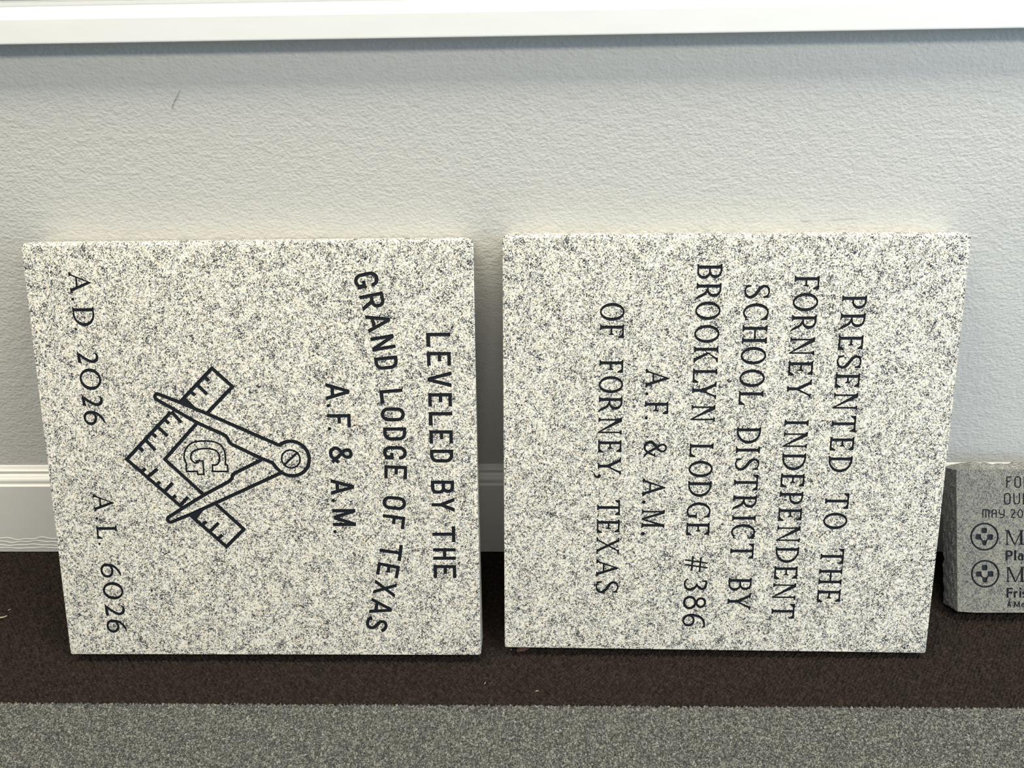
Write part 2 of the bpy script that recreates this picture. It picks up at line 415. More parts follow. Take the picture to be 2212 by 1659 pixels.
    if ch == '6':
        q = lambda y, x: ((y-770)/150*w, (x-80)/258)
        return ring(*q(843,150),.455*w,.275,.12,.085)+crs([q(838,92),q(795,125),q(782,175),q(790,235),q(815,295),q(860,325),q(905,332)],[.06,.11,.125,.12,.115,.10,.075],6)+[[q(903,316),q(920,312),q(920,345),q(903,342)]]
    if ch == ',':
        return crs([(w*.55,.11),(w*.72,.02),(w*.55,-.10),(w*.15,-.16)],[.10,.11,.075,.03],5)+dot(w*.52,.065,.075)
    raise KeyError(ch)
def bowl(x0, x1, y0, y1, s, h):
    """right-hand bowl from the stem edge x0 to x1 between y0 and y1"""
    H = (y1-y0)/2; cy = (y0+y1)/2; R = min(x1-x0-.02, H*1.12)
    cx = x1-R
    P = rect(x0-.03,y0,cx+.002,y0+h)+rect(x0-.03,y1-h,cx+.002,y1)
    return P+ring(cx,cy,R,H,s,h,-90,90,18)

# --- old-style inscription figures of the two dates
def oldstyle(ch, w):
    if ch in 'ADL': return roman(ch, w, .150, .085, .07)
    if ch == 'O': return ring(w/2,.5,w/2,.51,.165,.10,0,360,36,-14)
    if ch == '2':
        q = lambda y, x: ((y-205)/410*w, (x-325-.115*(y-205))/645)
        return (crs([q(278,825),q(330,915),(q(420,945)),q(510,920),q(560,830),q(545,730),q(480,610),q(410,500),q(310,390)],[.03,.085,.135,.15,.145,.14,.135,.13,.10],6)
              + [[q(205,322),q(590,368),q(618,485),q(560,470),q(500,448),q(420,440),q(330,420)]])
    if ch == '6':
        q = lambda y, x: ((y-800)/445*w, (x-262-.112*(y-800))/640)
        return ring(*q(1022,478),.5*w,.325,.135,.115)+crs([q(880,400),q(850,520),q(870,640),q(930,745),q(1040,850),q(1120,895),q(1188,928)],[.10,.14,.14,.125,.12,.095,.03],6)
    raise KeyError(ch)

# --- small founders stone: thin rounded capitals, bold sans, bold roman
def mono(ch, w, t=.105):
    a, b, e = t/2, w-t/2, t/2
    if ch == 'F': return rect(0,0,t,1)+rect(0,1-t,w,1)+rect(0,.50,w*.72,.50+t)
    if ch == 'O': r = w*.38; return pl(rpath([(w/2,1-e),(b,1-e),(b,e),(a,e),(a,1-e),(w/2,1-e)],[r,r,r,r])[:-1],t,True)
    if ch == 'U': r = w*.42; return pl(rpath([(a,1),(a,e),(b,e),(b,1)],[r,r]),t)
    if ch == 'R': r = .2; return rect(0,0,t,1)+pl(rpath([(a,1-e),(b,1-e),(b,.48),(a,.48)],[r,r]),t)+seg((w*.45,.48),(w-t*.5,0),t)
    if ch == 'M': r = w*.2; return rect(0,0,t,1)+pl(rpath([(a,1-e),(b,1-e),(b,0)],[r]),t)+rect(w/2-t/2,0,w/2+t/2,1-e)
    if ch == 'A': r = w*.38; return pl(rpath([(a,0),(a,1-e),(b,1-e),(b,0)],[r,r]),t)+rect(a,.42,b,.42+t)
    if ch == 'Y': return pl(rpath([(a,1),(a,.40),(b,.40)],[w*.38]),t)+pl(rpath([(b,1),(b,e),(w*.18,e)],[w*.4]),t)
    if ch == '2': return crs([(a,.80),(w*.2,.92),(w*.5,.945),(w*.85,.85),(w*.88,.66),(w*.55,.40),(a,.09)],t,6)+rect(0,0,w,t)
    if ch == '0': return ring(w/2,.5,w/2,.5,t,t)
    raise KeyError(ch)
def bold(ch, w, t=.2):
    if ch == 'P': return rect(0,0,t,1)+bowl(t,w,.36,1,t,t*.9)
    if ch == 'F': return rect(0,0,t,1)+rect(0,1-t*.9,w,1)+rect(0,.42,w*.92,.42+t*.9)
    if ch == 'l': return rect(0,0,w,1)
    if ch == 'i': return rect(0,0,w,.64)+dot(w/2,.90,.105)
    if ch == 'r': return rect(0,0,t,.64)+crs([(t*.5,.40),(w*.55,.55),(w,.58)],[.13,.16,.15],5)
    if ch == 'a': return ring(w*.45,.27,w*.45,.28,t*.8,t*.7)+rect(w-t,0,w,.45)+crs([(w*.12,.56),(w*.45,.64),(w*.78,.60),(w-t*.5,.42)],[.12,.14,.15,.17],5)
    if ch == 's': return [[(x, y*.66) for x, y in p] for p in crs([(.05*w,.20),(.35*w,.10),(.75*w,.14),(.85*w,.30),(.5*w,.48),(.15*w,.68),(.3*w,.88),(.65*w,.90),(.95*w,.78)],.23,6)]
    if ch == 'e': return ring(w*.5,.33,w*.5,.34,t,t*.8,0,315)+rect(w*.1,.27,w,.40)
    if ch == 'A': return sans('A', w, .19)
    if ch == 'M': return sans('M', w, .19)
    raise KeyError(ch)
# ---------------------------------------------------------------- cutting lettering into a stone face
def engrave(boundary, parts, depth):
    """boundary: outline of the face (mm). parts: list of polygon lists (mm). Returns the face triangles left over
    and, per part, verts/faces of its recess (floor + walls), all in (u, v, depth) mm."""
    verts, faces, owner = [], [], []
    def add(poly, who):
        a = sum(poly[i-1][0]*poly[i][1]-poly[i][0]*poly[i-1][1] for i in range(len(poly)))
        if abs(a) < 1e-4: return
        if a < 0: poly = poly[::-1]
        i0 = len(verts); verts.extend(Vector(p) for p in poly)
        faces.append(list(range(i0, i0+len(poly)))); owner.append(who)
    add(boundary, -1)
    for k, pp in enumerate(parts):
        for p in pp: add(p, k)
    ov, oe, of, _, _, fo = delaunay_2d_cdt(verts, [], faces, 1, 1e-4, True)
    lab = []
    for f, src in zip(of, fo):
        ks = [owner[s] for s in src if owner[s] >= 0]
        lab.append(min(ks) if ks else -1)
    P = [(v[0], v[1]) for v in ov]
    plate = [list(f) for f, l in zip(of, lab) if l < 0]
    emap = {}
    for f, l in zip(of, lab):
        for i in range(3): emap.setdefault(frozenset((f[i], f[(i+1) % 3])), []).append(l)
    rec = []
    for k in range(len(parts)):
        V, F, idx = [], [], {}
        def vid(i, d):
            if (i, d) not in idx: idx[(i, d)] = len(V); V.append((*P[i], d))
            return idx[(i, d)]
        for f, l in zip(of, lab):
            if l != k: continue
            F.append([vid(i, depth) for i in f])
            for i in range(3):
                a, b = f[i], f[(i+1) % 3]
                if any(x == -1 for x in emap[frozenset((a, b))]):
                    F.append([vid(b, depth), vid(a, depth), vid(a, 0.0), vid(b, 0.0)])
        rec.append((V, F))
    return P, plate, rec

def rounded(corners, radii, n=5):
    """outline of a quadrilateral (counter-clockwise) with rounded corners, n+1 points each"""
    out = []
    for i in range(4):
        p, a, c, r = corners[i], corners[i-1], corners[(i+1) % 4], radii[i]
        def tw(q):
            L = math.hypot(q[0]-p[0], q[1]-p[1]); return ((q[0]-p[0])/L, (q[1]-p[1])/L)
        u, v = tw(a), tw(c)
        s, e = (p[0]+u[0]*r, p[1]+u[1]*r), (p[0]+v[0]*r, p[1]+v[1]*r)
        for k in range(n+1):
            t = k/n; w0, w1, w2 = (1-t)**2, 1.414*t*(1-t), t*t; S = w0+w1+w2
            out.append(((w0*s[0]+w1*p[0]+w2*e[0])/S, (w0*s[1]+w1*p[1]+w2*e[1])/S))
    return out

class Frame:
    """a stone's own frame: u along the face, v up the face, d into the stone (mm); local object space is (u, d, v) in metres"""
    def __init__(self, name, origin, X, U):
        self.X = Vector(X).normalized(); self.U = Vector(U).normalized()
        self.N = self.U.cross(self.X).normalized()          # into the stone
        if self.N.y < 0: self.N = -self.N
        self.M = Matrix((self.X, self.N, self.U)).transposed().to_4x4(); self.M.translation = Vector(origin)
    def loc(self, p): return (p[0]/1000, p[2]/1000, p[1]/1000)

def place_line(items, glyph, base, cap):
    """items (char, v_start, v_end): a line that reads down the slab, letter tops toward +u"""
    out = []
    for ch, v0, v1 in items:
        b = base[0]+base[1]*(v0+v1)/2; H = cap[0]+cap[1]*(v0+v1)/2-b
        if ch == '.':
            out += dot(b+H*.075, (v0+v1)/2, (v0-v1)/2*1.12); continue
        w = (v0-v1)/H
        for p in glyph(ch, w): out.append([(b+y*H, v0-x*H) for x, y in p])
    return out
def place_free(items, glyph, H):
    """items (char, u0, v0, u1, v1): each letter has its own baseline start and end"""
    out = []
    for ch, u0, v0, u1, v1 in items:
        L = math.hypot(u1-u0, v1-v0); dx, dy = (u1-u0)/L, (v1-v0)/L; ux, uy = -dy, dx
        for p in glyph(ch, L/H): out.append([(u0+x*H*dx+y*H*ux, v0+x*H*dy+y*H*uy) for x, y in p])
    return out
def place_upright(items, glyph):
    """items (char, u0, u1, v0, v1) on an upright stone"""
    out = []
    for ch, u0, u1, v0, v1 in items:
        H = v1-v0
        for p in glyph(ch, (u1-u0)/H): out.append([(u0+x*H, v0+y*H) for x, y in p])
    return out

def build_slab(name, origin, X, U, corners, parts, depth=1.5, thick=50.0, crest=6.0):
    fr = Frame(name, origin, X, U)
    face = rounded(corners, [2.0, 2.0, 2.5, 2.5])
    P, plate, rec = engrave(face, [p for _, p in parts], depth)
    V = [fr.loc((u, v, 0.0)) for u, v in P]; F = [f for f in plate]
    (a, b, c, d) = corners
    e = 1.3
    def ringpts(o, top, inset, r_low, r_top, dep):
        q = [(a[0]-o, a[1]-o), (b[0]+o, b[1]-o), (c[0]+o-inset, c[1]+top), (d[0]-o+inset, d[1]+top)]
        return [fr.loc((u, v, dep)) for u, v in rounded(q, [r_low, r_low, r_top, r_top])]
    rings = [[fr.loc((u, v, 0.0)) for u, v in face],
             ringpts(e*.7, crest*.32, 0.2, 2.6, 3.5, e*.35),
             ringpts(e, crest*.62, 1.0, 3.0, 5.0, 2.6),
             ringpts(e, crest*.88, 3.0, 3.0, 8.0, 6.0),
             ringpts(e, crest, 5.0, 3.0, 9.0, 11.0),
             ringpts(e, crest, 5.0, 3.0, 9.0, thick-1.0),
             ringpts(e-1.0, crest-1.0, 5.0, 3.0, 9.0, thick)]
    n = len(face)
    for k, rg in enumerate(rings):
        i0 = len(V); V += rg
        if k:
            for i in range(n): F.append([i0-n+i, i0-n+(i+1) % n, i0+(i+1) % n, i0+i])
    F.append([len(V)-n+i for i in range(n)][::-1])
    o = mesh_obj(name, V, F, M_GRANITE)
    o.matrix_world = fr.M
    objs = []
    for (pname, _), (pv, pf) in zip(parts, rec):
        objs.append(mesh_obj(pname, [fr.loc((u, v, dd)) for u, v, dd in pv], pf, M_PAINT))
    for q in objs: q.parent = o
    return o, objs, fr

# ---------------------------------------------------------------- inscriptions, measured in mm on each slab
# (text, baseline u, slope, cap line u, slope, [(char, v start, v end)...]); the lines read down the slab
LINES_LEFT = [
    ('LEVELED BY THE', 555.92, -0.00183, 589.16, -0.00083, [('L', 485.9, 466.2), ('E', 459.0, 439.5), ('V', 431.6, 408.6), ('E', 400.5, 381.1), ('L', 373.2, 353.6), ('E', 346.7, 327.3), ('D', 318.3, 299.1), ('B', 272.3, 252.5), ('Y', 246.7, 224.9), ('T', 203.1, 178.6), ('H', 169.3, 151.2), ('E', 143.2, 122.6)]),
    ('A.F. & A.M.', 410.04, 0.00107, 444.90, -0.00232, [('A', 416.0, 390.8), ('.', 385.3, 380.9), ('F', 370.9, 351.2), ('.', 351.7, 347.3), ('&', 323.5, 298.0), ('A', 275.2, 251.0), ('.', 245.0, 240.3), ('M', 229.6, 203.4), ('.', 197.3, 192.6)]),
    ('A.D. 2026', 59.10, 0.00225, 94.16, -0.00848, [('A', 573.6, 544.2), ('.', 538.0, 534.4), ('D', 525.6, 498.4), ('.', 496.0, 492.7), ('2', 464.2, 445.8), ('O', 438.6, 407.4), ('2', 401.9, 383.7), ('6', 377.2, 356.2)]),
    ('A.L. 6026', 59.67, 0.00492, 92.24, -0.00953, [('A', 253.4, 226.0), ('.', 217.5, 213.7), ('L', 204.5, 183.9), ('.', 178.0, 174.6), ('6', 145.7, 122.9), ('O', 116.2, 88.0), ('2', 82.5, 62.3), ('6', 56.0, 34.3)]),
]
LINE_ARC = [('G', 456.8, 566.2, 460.8, 545.6),
    ('R', 464.3, 537.5, 468.5, 515.9),
    ('A', 470.5, 510.9, 475.4, 486.0),
    ('N', 476.5, 479.4, 479.8, 459.7),
    ('D', 480.6, 451.3, 482.4, 433.1),
    ('L', 486.2, 404.8, 487.8, 385.5),
    ('O', 487.8, 380.1, 487.9, 359.8),
    ('D', 489.6, 351.2, 489.6, 331.8),
    ('G', 489.0, 324.2, 488.5, 304.1),
    ('E', 489.3, 295.6, 488.4, 276.0),
    ('O', 486.2, 250.3, 484.1, 230.1),
    ('F', 484.4, 222.0, 481.7, 202.9),
    ('T', 479.0, 178.6, 475.4, 153.8),
    ('E', 474.2, 148.0, 470.1, 128.6),
    ('X', 468.8, 120.8, 464.2, 97.9),
    ('A', 462.7, 91.7, 456.8, 67.1),
    ('S', 454.4, 61.6, 449.8, 43.9)]
LINES_RIGHT = [
    ('PRESENTED TO THE', 460.72, 0.00411, 494.64, 0.00367, [('P', 531.0, 512.0), ('R', 506.6, 483.5), ('E', 476.1, 455.3), ('S', 447.8, 429.2), ('E', 422.6, 402.0), ('N', 394.8, 370.0), ('T', 361.9, 338.4), ('E', 331.0, 310.7), ('D', 303.0, 278.7), ('T', 247.6, 223.8), ('O', 218.2, 192.7), ('T', 162.7, 138.8), ('H', 131.6, 106.4), ('E', 98.9, 78.1)]),
    ('FORNEY INDEPENDENT', 395.68, 0.00190, 429.42, 0.00199, [('F', 557.6, 538.7), ('O', 534.2, 508.7), ('R', 504.1, 481.2), ('N', 473.2, 447.7), ('E', 440.2, 419.3), ('Y', 413.8, 386.7), ('I', 356.0, 346.8), ('N', 338.2, 313.8), ('D', 307.0, 281.3), ('E', 276.8, 256.1), ('P', 249.6, 230.0), ('E', 225.0, 204.8), ('N', 197.3, 172.0), ('D', 165.3, 139.9), ('E', 135.2, 114.1), ('N', 108.3, 82.3), ('T', 75.3, 51.3)]),
    ('SCHOOL DISTRICT BY', 330.18, -0.00069, 364.01, 0.00055, [('S', 544.9, 526.6), ('C', 520.2, 496.7), ('H', 489.8, 464.1), ('O', 459.7, 434.6), ('O', 428.0, 402.5), ('L', 397.3, 376.9), ('D', 345.3, 320.4), ('I', 316.0, 306.1), ('S', 298.9, 281.0), ('T', 274.9, 250.8), ('R', 243.9, 221.4), ('I', 213.4, 204.3), ('C', 199.9, 177.2), ('T', 169.9, 146.0), ('B', 116.1, 95.2), ('Y', 92.1, 64.8)]),
    ('BROOKLYN LODGE #386', 264.68, -0.00066, 298.24, 0.00011, [('B', 573.6, 553.1), ('R', 547.9, 525.2), ('O', 522.6, 496.9), ('O', 490.4, 464.9), ('K', 460.5, 436.6), ('L', 429.1, 408.5), ('Y', 410.7, 385.0), ('N', 377.0, 352.4), ('L', 321.0, 300.2), ('O', 295.1, 270.2), ('D', 264.9, 240.5), ('G', 232.6, 207.5), ('E', 201.9, 181.6), ('#', 150.2, 124.8), ('3', 114.4, 94.6), ('8', 86.9, 64.8), ('6', 57.8, 35.9)]),
    ('A.F. & A.M.', 200.11, -0.00366, 233.29, -0.00343, [('A', 428.7, 401.4), ('.', 394.7, 390.6), ('F', 382.0, 363.3), ('.', 359.7, 355.6), ('&', 325.2, 298.8), ('A', 268.5, 240.8), ('.', 234.6, 229.8), ('M', 221.2, 192.6), ('.', 186.5, 181.6)]),
    ('OF FORNEY, TEXAS', 135.11, -0.00340, 168.26, -0.00297, [('O', 520.8, 495.7), ('F', 491.3, 471.7), ('F', 441.1, 422.6), ('O', 418.1, 393.3), ('R', 388.6, 366.2), ('N', 358.3, 333.1), ('E', 325.3, 306.3), ('Y', 299.7, 273.0), (',', 277.5, 266.6), ('T', 235.4, 212.1), ('E', 205.1, 184.4), ('X', 177.9, 152.1), ('A', 143.4, 116.0), ('S', 108.7, 89.7)]),
]

# ---------------------------------------------------------------- room shell
V, F = [], []
box(V, F, -3.0, 3.0, 0.0, 0.16, 0.0, 0.8405)
box(V, F, -3.0, -1.5, 0.0, 0.16, 0.8405, 2.7)
box(V, F, 1.5, 3.0, 0.0, 0.16, 0.8405, 2.7)
box(V, F, -1.5, 1.5, 0.0, 0.16, 2.2, 2.7)
wall = tag(mesh_obj('wall_back', V, F, M_WALL), 'greige orange-peel textured wall under the white sill', 'wall', kind='structure')

seg_px = [(2.0,.6),(1.6,3.6),(1.0,1.9),(1.6,1.0),(1.3,.6),(-.3,1.0),(-1.0,3.2),(-.4,2.3),(2.0,.8),(2.6,2.0),(0,1.0),(1.2,.5),(1.6,1.2),(1.1,1.8),(.5,1.9),(.0,1.7),(-.4,1.5),(-.6,2.4),(-.1,1.8),(3.8,.5),(.6,.3),(.4,.6)]
base_prof = [(0, .1798)]
for dy, dz in seg_px: base_prof.append((base_prof[-1][0]-dy/1000, base_prof[-1][1]-dz/1000))
base_prof += [(base_prof[-1][0], 0), (0, 0)]
baseboard = tag(extrude_profile('baseboard_back', base_prof, -3.0, 3.0, M_TRIM), 'white moulded baseboard along the wall', 'baseboard', kind='structure')

# window above the ledge: deep white stool, vinyl frame, glass
V, F = [], []
for x0, x1, z0, z1 in ((-1.5, 1.5, .8700, .9300), (-1.5, 1.5, 2.14, 2.2), (-1.5, -1.44, .93, 2.14), (1.44, 1.5, .93, 2.14)):
    box(V, F, x0, x1, .135, .160, z0, z1)
box(V, F, -1.5, 1.5, .1335, .135, .8700, .8722)
box(V, F, -1.44, 1.44, .1325, .135, .8795, .8800)
box(V, F, -1.44, 1.44, .1300, .135, .8835, .9100)
win = tag(mesh_obj('window_1', V, F, M_VINYL), 'window frame above the white sill', 'window', kind='structure')
sill = extrude_profile('window_sill', [(.1345, .8405), (-.0205, .8405), (-.0218, .8412), (-.0220, .8425), (-.0220, .8680), (-.0214, .8694), (-.0200, .8700), (.1345, .8700)], -1.62, 1.62, M_SILL, win)
sill['label'] = 'thick white painted sill board'
V, F = [], []; box(V, F, -1.44, 1.44, .145, .149, .93, 2.14)
mesh_obj('glass_pane', V, F, M_GLASS, win)

# ---------------------------------------------------------------- carpet: loops modelled as a height field
rng = np.random.default_rng(7)
def loops(X, Y, px, py, shear, amp, jit, seed, RX=.60, RY=.54):
    """height of the nearest rounded loops of a jittered brick grid; also the loop centres' y"""
    r = np.random.default_rng(seed); n = 4096
    jx = r.uniform(-jit, jit, n); jy = r.uniform(-jit, jit, n); jh = r.uniform(0.62, 1.0, n)
    gy = (Y+shear*X)/py; best = np.full(X.shape, -9.0); cy = np.zeros(X.shape)
    iy = np.floor(gy).astype(int)
    for dy in (-1, 0, 1):
        ry = iy+dy; off = 0.5*(ry % 2)
        gx = X/px-off; ix = np.floor(gx).astype(int)
        for dx in (-1, 0, 1):
            rx = ix+dx; k = ((rx*73856093) ^ (ry*19349663)) % n
            ax = (gx-(rx+.5+jx[k]))/RX; ay = gy-(ry+.5+jy[k]); ay = np.where(ay > 0, ay/(RY*1.25), ay/(RY*.80))
            q = ax*ax+ay*ay; h = np.sqrt(np.maximum(0.0, 1-q*q))*jh[k]
            m = h > best
            best = np.where(m, h, best); cy = np.where(m, (ry+.5+jy[k])*py-shear*X, cy)
    return best*amp, cy
def carpet_patch(name, x0, x1, y0, y1, step, px, py, shear, amp, jit, seed, m):
    nx = int(round((x1-x0)/step))+1; ny = int(round((y1-y0)/step))+1
    xs = np.linspace(x0, x1, nx); ys = np.linspace(y0, y1, ny); X, Y = np.meshgrid(xs, ys)
    H, _ = loops(X, Y, px, py, shear, amp, jit, seed, *((.53, .47) if name == 'dark' else (.54, .51)))
    return X, Y, H, nx, ny
def grid_object(name, X, Y, Z, m, extra=None):
    ny, nx = X.shape
    V = np.stack([X, Y, Z], -1).reshape(-1, 3)
    i = np.arange((ny-1)*(nx-1)); a = (i//(nx-1))*nx+i % (nx-1)
    Q = np.stack([a, a+1, a+nx+1, a+nx], -1)
    if extra is not None:
        EV, EF = extra
        Q = np.concatenate([Q, np.array(EF)+len(V)]); V = np.concatenate([V, np.array(EV)])
    me = bpy.data.meshes.new(name)
    me.vertices.add(len(V)); me.vertices.foreach_set('co', V.astype(np.float32).ravel())
    me.loops.add(Q.size); me.loops.foreach_set('vertex_index', Q.astype(np.int32).ravel())
    me.polygons.add(len(Q)); me.polygons.foreach_set('loop_start', np.arange(0, Q.size, 4, dtype=np.int32))
    me.polygons.foreach_set('use_smooth', np.ones(len(Q), dtype=bool))
    me.materials.append(m); me.update(calc_edges=True); me.validate()
    o = bpy.data.objects.new(name, me); COL.objects.link(o); return o
def quadxy(EV, EF, x0, x1, y0, y1, z):
    i = len(EV); EV += [(x0,y0,z),(x1,y0,z),(x1,y1,z),(x0,y1,z)]; EF += [[i,i+1,i+2,i+3]]
SEAM = -0.3318
X0, X1 = -0.98, 0.98
# dark border strip along the wall (its front edge wobbles loop by loop)
X, Y, H, nx, ny = carpet_patch('dark', X0, X1, SEAM-.004, -.012, .00105, .0060, .0036, -.12, .0068, .20, 3, None)
edge = SEAM+.0012*np.sin(X/.0011)*np.sin(X/.0031+1)
Zd = np.where(Y < edge, -.0110, H-.0062)
EV, EF = [], []
for x0, x1, y0, y1 in ((-3, X0, SEAM, 0), (X1, 3, SEAM, 0)): quadxy(EV, EF, x0, x1, y0, y1, -.002)
quadxy(EV, EF, X0, X1, -.012, 0, -.0035)
border = grid_object('carpet_border', X, Y, Zd, M_DARK, (EV, EF))
tag(border, 'dark brown looped carpet border along the wall', 'carpet', kind='structure')
X, Y, H, nx, ny = carpet_patch('grey', X0, X1, -.50, SEAM+.003, .00105, .0037, .0033, .0, .0042, .36, 11, None)
Zg = np.where(Y > SEAM+.0012*np.sin(X/.0011)*np.sin(X/.0031+1), -.0110, H-.0042)
EV, EF = [], []
for x0, x1, y0, y1 in ((-3, X0, -.5, SEAM), (X1, 3, -.5, SEAM), (-3, 3, -3.5, -.5)): quadxy(EV, EF, x0, x1, y0, y1, -.002)
tag(grid_object('floor', X, Y, Zg, M_GREY, (EV, EF)), 'heather grey looped carpet floor in front of the dark border', 'carpet', kind='structure')

# ---------------------------------------------------------------- left slab: lodge inscription, emblem, dates
def circle(cx, cy, r, a0=0, a1=360, n=40): return arc(cx, cy, r, r, a0, a1, n)
SW = 5.3                                                   # stroke of the emblem, mm
sq = []
sq += seg((116.2,305.2),(186.5,374.5),SW)+seg((201.5,389.2),(251.1,437.8),SW)+seg((251.1,437.8),(278.2,411.2),SW)
sq += seg((278.2,411.2),(239.6,373.6),SW)+seg((222.3,357.7),(171.7,305.1),SW)+seg((171.7,305.1),(222.8,252.8),SW)
sq += seg((116.2,305.2),(189.9,232.9),SW)+seg((200.5,221.5),(251.3,171.8),SW)+seg((251.3,171.8),(279.0,198.9),SW)+seg((279.0,198.9),(240.4,237.7),SW)
for p in ((116.2,305.2),(251.1,437.8),(278.2,411.2),(171.7,305.1),(251.3,171.8),(279.0,198.9)):   # mitred corners
    sq += [[(p[0]-3.46,p[1]),(p[0],p[1]-3.46),(p[0]+3.46,p[1]),(p[0],p[1]+3.46)]]
sq += [[(199.2,390.2),(210.6,395.6),(224.6,380.2),(219.4,378.0)]]+[[(199.1,219.8),(206.4,226.0),(226.0,232.8),(210.8,214.6)]]
for a, b in (((238.5,427.5),(245.4,419.5)),((227.4,415.0),(241.2,400.3)),((217.0,405.0),(224.0,398.9)),((187.7,375.8),(200.3,359.7)),
             ((177.3,363.6),(182.9,357.9)),((166.5,352.9),(178.9,339.4)),((156.9,343.9),(162.4,338.1)),((146.1,334.4),(159.3,318.5)),
             ((136.1,322.6),(141.4,317.2)),((135.1,285.6),(142.3,291.7)),((144.2,278.9),(159.8,290.9)),((156.3,266.9),(161.8,271.6)),
             ((167.6,257.3),(180.1,270.0)),((176.9,245.8),(183.0,250.9)),((188.3,235.8),(200.8,248.5)),((218.9,206.4),(225.0,210.8)),
             ((229.5,196.3),(242.5,208.8)),((240.0,184.5),(246.7,190.3))): sq += seg(a, b, 5.2)
cp = []
tipA = arc(170.3,396.9,4.3,4.3,66,246,10)
cp += pl([(338.3,325.9),(240.1,371.6),(202.5,388.2)]+tipA+(cr([(190.0,379.9),(223.3,359.4),(255.0,344.2)])+cr([(255.0,344.2),(261.5,340.6),(265.2,336.5),(267.4,331.0),(271.0,327.0)],None,4)[1:]+[(311.1,306.6),(328.0,299.4)]), SW)
cp += pl(cr([(328.0,299.4),(331.8,293.5),(338.6,286.0)]), SW)
tipB = arc(171.8,214.2,4.3,4.3,112,292,10)
cp += pl([(337.2,283.4),(239.6,238.7),(205.0,223.0)]+tipB[::-1]+(cr([(195.0,233.6),(223.6,250.8),(252.0,266.0)])+cr([(252.0,266.0),(262.0,271.6),(267.2,276.6),(268.6,281.2),(272.4,284.4)],None,4)[1:]+[(311.4,303.6)]), SW)
cp += pl(arc(355.7,305.6,25.7,25.7,-131,131,44), SW)
for p in ((338.3,325.9),(337.8,283.7),(311.2,305.6),(328.0,299.4),(311.4,303.8)): cp += dot(p[0], p[1], SW/2)
screw = pl(circle(354.8,305.1,13.3)[:-1], 2.6, True)+seg((345.0,296.9),(364.0,313.7),3.2)
gpts = [(203.1,296.9),(200.6,304.0),(200.2,310.0),(202.6,318.6),(208.5,326.2),(217.3,330.9),(232.2,332.2),(245.6,330.9),(254.6,326.2),(259.2,318.0),(260.2,308.0),(259.2,296.8)]
gin = [(240.5,296.6),(246.5,296.8),(250.7,302.2),(251.5,311.0),(247.8,317.3),(240.6,320.2),(231.3,321.0),(220.0,319.5),(212.5,315.1),(209.7,308.4),(211.6,302.6),(216.0,299.4)]
gl = cr(gpts, None, 4)+[(262.2,296.2),(262.2,286.8),(239.6,286.8)]+cr(gin, None, 4)+[(219.5,300.2),(217.2,302.7),(227.0,302.6),(226.8,282.4),(217.8,282.4),(217.6,286.9),(201.9,286.9),(201.9,296.2)]
gp = pl(gl, 2.6, True)

parts = []
names = []
for (txt, b0, b1, c0, c1, items) in LINES_LEFT:
    if txt[0] == 'L': parts.append(('inscription_line', place_line(items, sans, (b0, b1), (c0, c1)))); names.append('engraved sans line reading LEVELED BY THE')
    elif txt.startswith('A.F'): parts.append(('inscription_line', place_line(items, sans, (b0, b1), (c0, c1)))); names.append('engraved sans line reading A.F. & A.M.')
    else:
        parts.append(('inscription_line', place_line(items, oldstyle, (59.4, .0036), (59.4+30.3, .0036)))); names.append('engraved date reading '+txt)
parts.append(('inscription_line', place_free(LINE_ARC, sans, 33.0))); names.append('engraved arched line reading GRAND LODGE OF TEXAS')
k0 = len(parts)
parts += [('compass_emblem', cp), ('square_emblem', sq), ('hinge_screw', screw), ('letter_outline', gp)]
names += ['engraved pair of compasses', 'engraved builder square with graduation ticks', 'slotted screw head of the compasses', 'outlined letter G between square and compasses']
slab, objs, fr = build_slab('granite_slab', (-0.6773,-0.25969,0.01711), (0.62192,0.00066,-0.00022), (0.00022,0.2087,0.57318),
    [(-.36,-.28),(621.83,.3),(622.25,609.85),(.5,609.4)], parts)
tag(slab, 'square light grey granite slab with compasses emblem and G, turned sideways', 'stone slab')
for q, l in zip(objs, names): q['label'] = l
objs[k0+2].parent = objs[k0]

# ---------------------------------------------------------------- right slab
parts = []; names = []
for (txt, b0, b1, c0, c1, items) in LINES_RIGHT:
    parts.append(('inscription_line', place_line(items, roman, (b0, b1), (c0, c1)))); names.append('engraved roman line reading '+txt)
slab2, objs, fr = build_slab('granite_slab', (-0.01763,-0.24538,0.01732), (0.62743,-0.00313,-0.0038), (0.00392,0.20227,0.5756),
    [(.06,.79),(627.13,-1.13),(627.1,609.6),(-.62,609.2)], parts)
tag(slab2, 'square light grey granite slab with six engraved lines, FORNEY INDEPENDENT SCHOOL DISTRICT, turned sideways', 'stone slab')
for q, l in zip(objs, names): q['label'] = l

# ---------------------------------------------------------------- small rock-edged stone leaning on the baseboard
def logo(t, l, r, b, cx, cy, R):
    P = ring(cx, cy, R, R, 2.75, 2.75, 0, 360, 48)
    P += blob(t[0], t[2], t[1], t[3], 2.3)+blob(l[0], l[2], l[1], l[3], 2.3)+blob(r[0], r[2], r[1], r[3], 2.3)
    w = b[1]-b[0]; y = b[3]
    P += [[(b[0]+.3,y+.4),(b[0]+.6,y-w*.55),(b[0]+1.4,b[2]+1.2),(b[0]+3.0,b[2]),(b[1]-3.0,b[2]),(b[1]-1.4,b[2]+1.2),(b[1]-.6,y-w*.55),(b[1]-.2,y+.4),
           ((b[0]+b[1])/2,y-.5)]]
    P += [[(l[1]-1.5,l[2]),(l[1],l[2]+3.0),(b[0]+1.6,y-.1),(b[0]+.6,y-1.2)]]+[[(r[0]+1.5,r[2]),(r[0],r[2]+3.0),(b[1]-1.6,y-.1),(b[1]-.6,y-1.2)]]
    return P
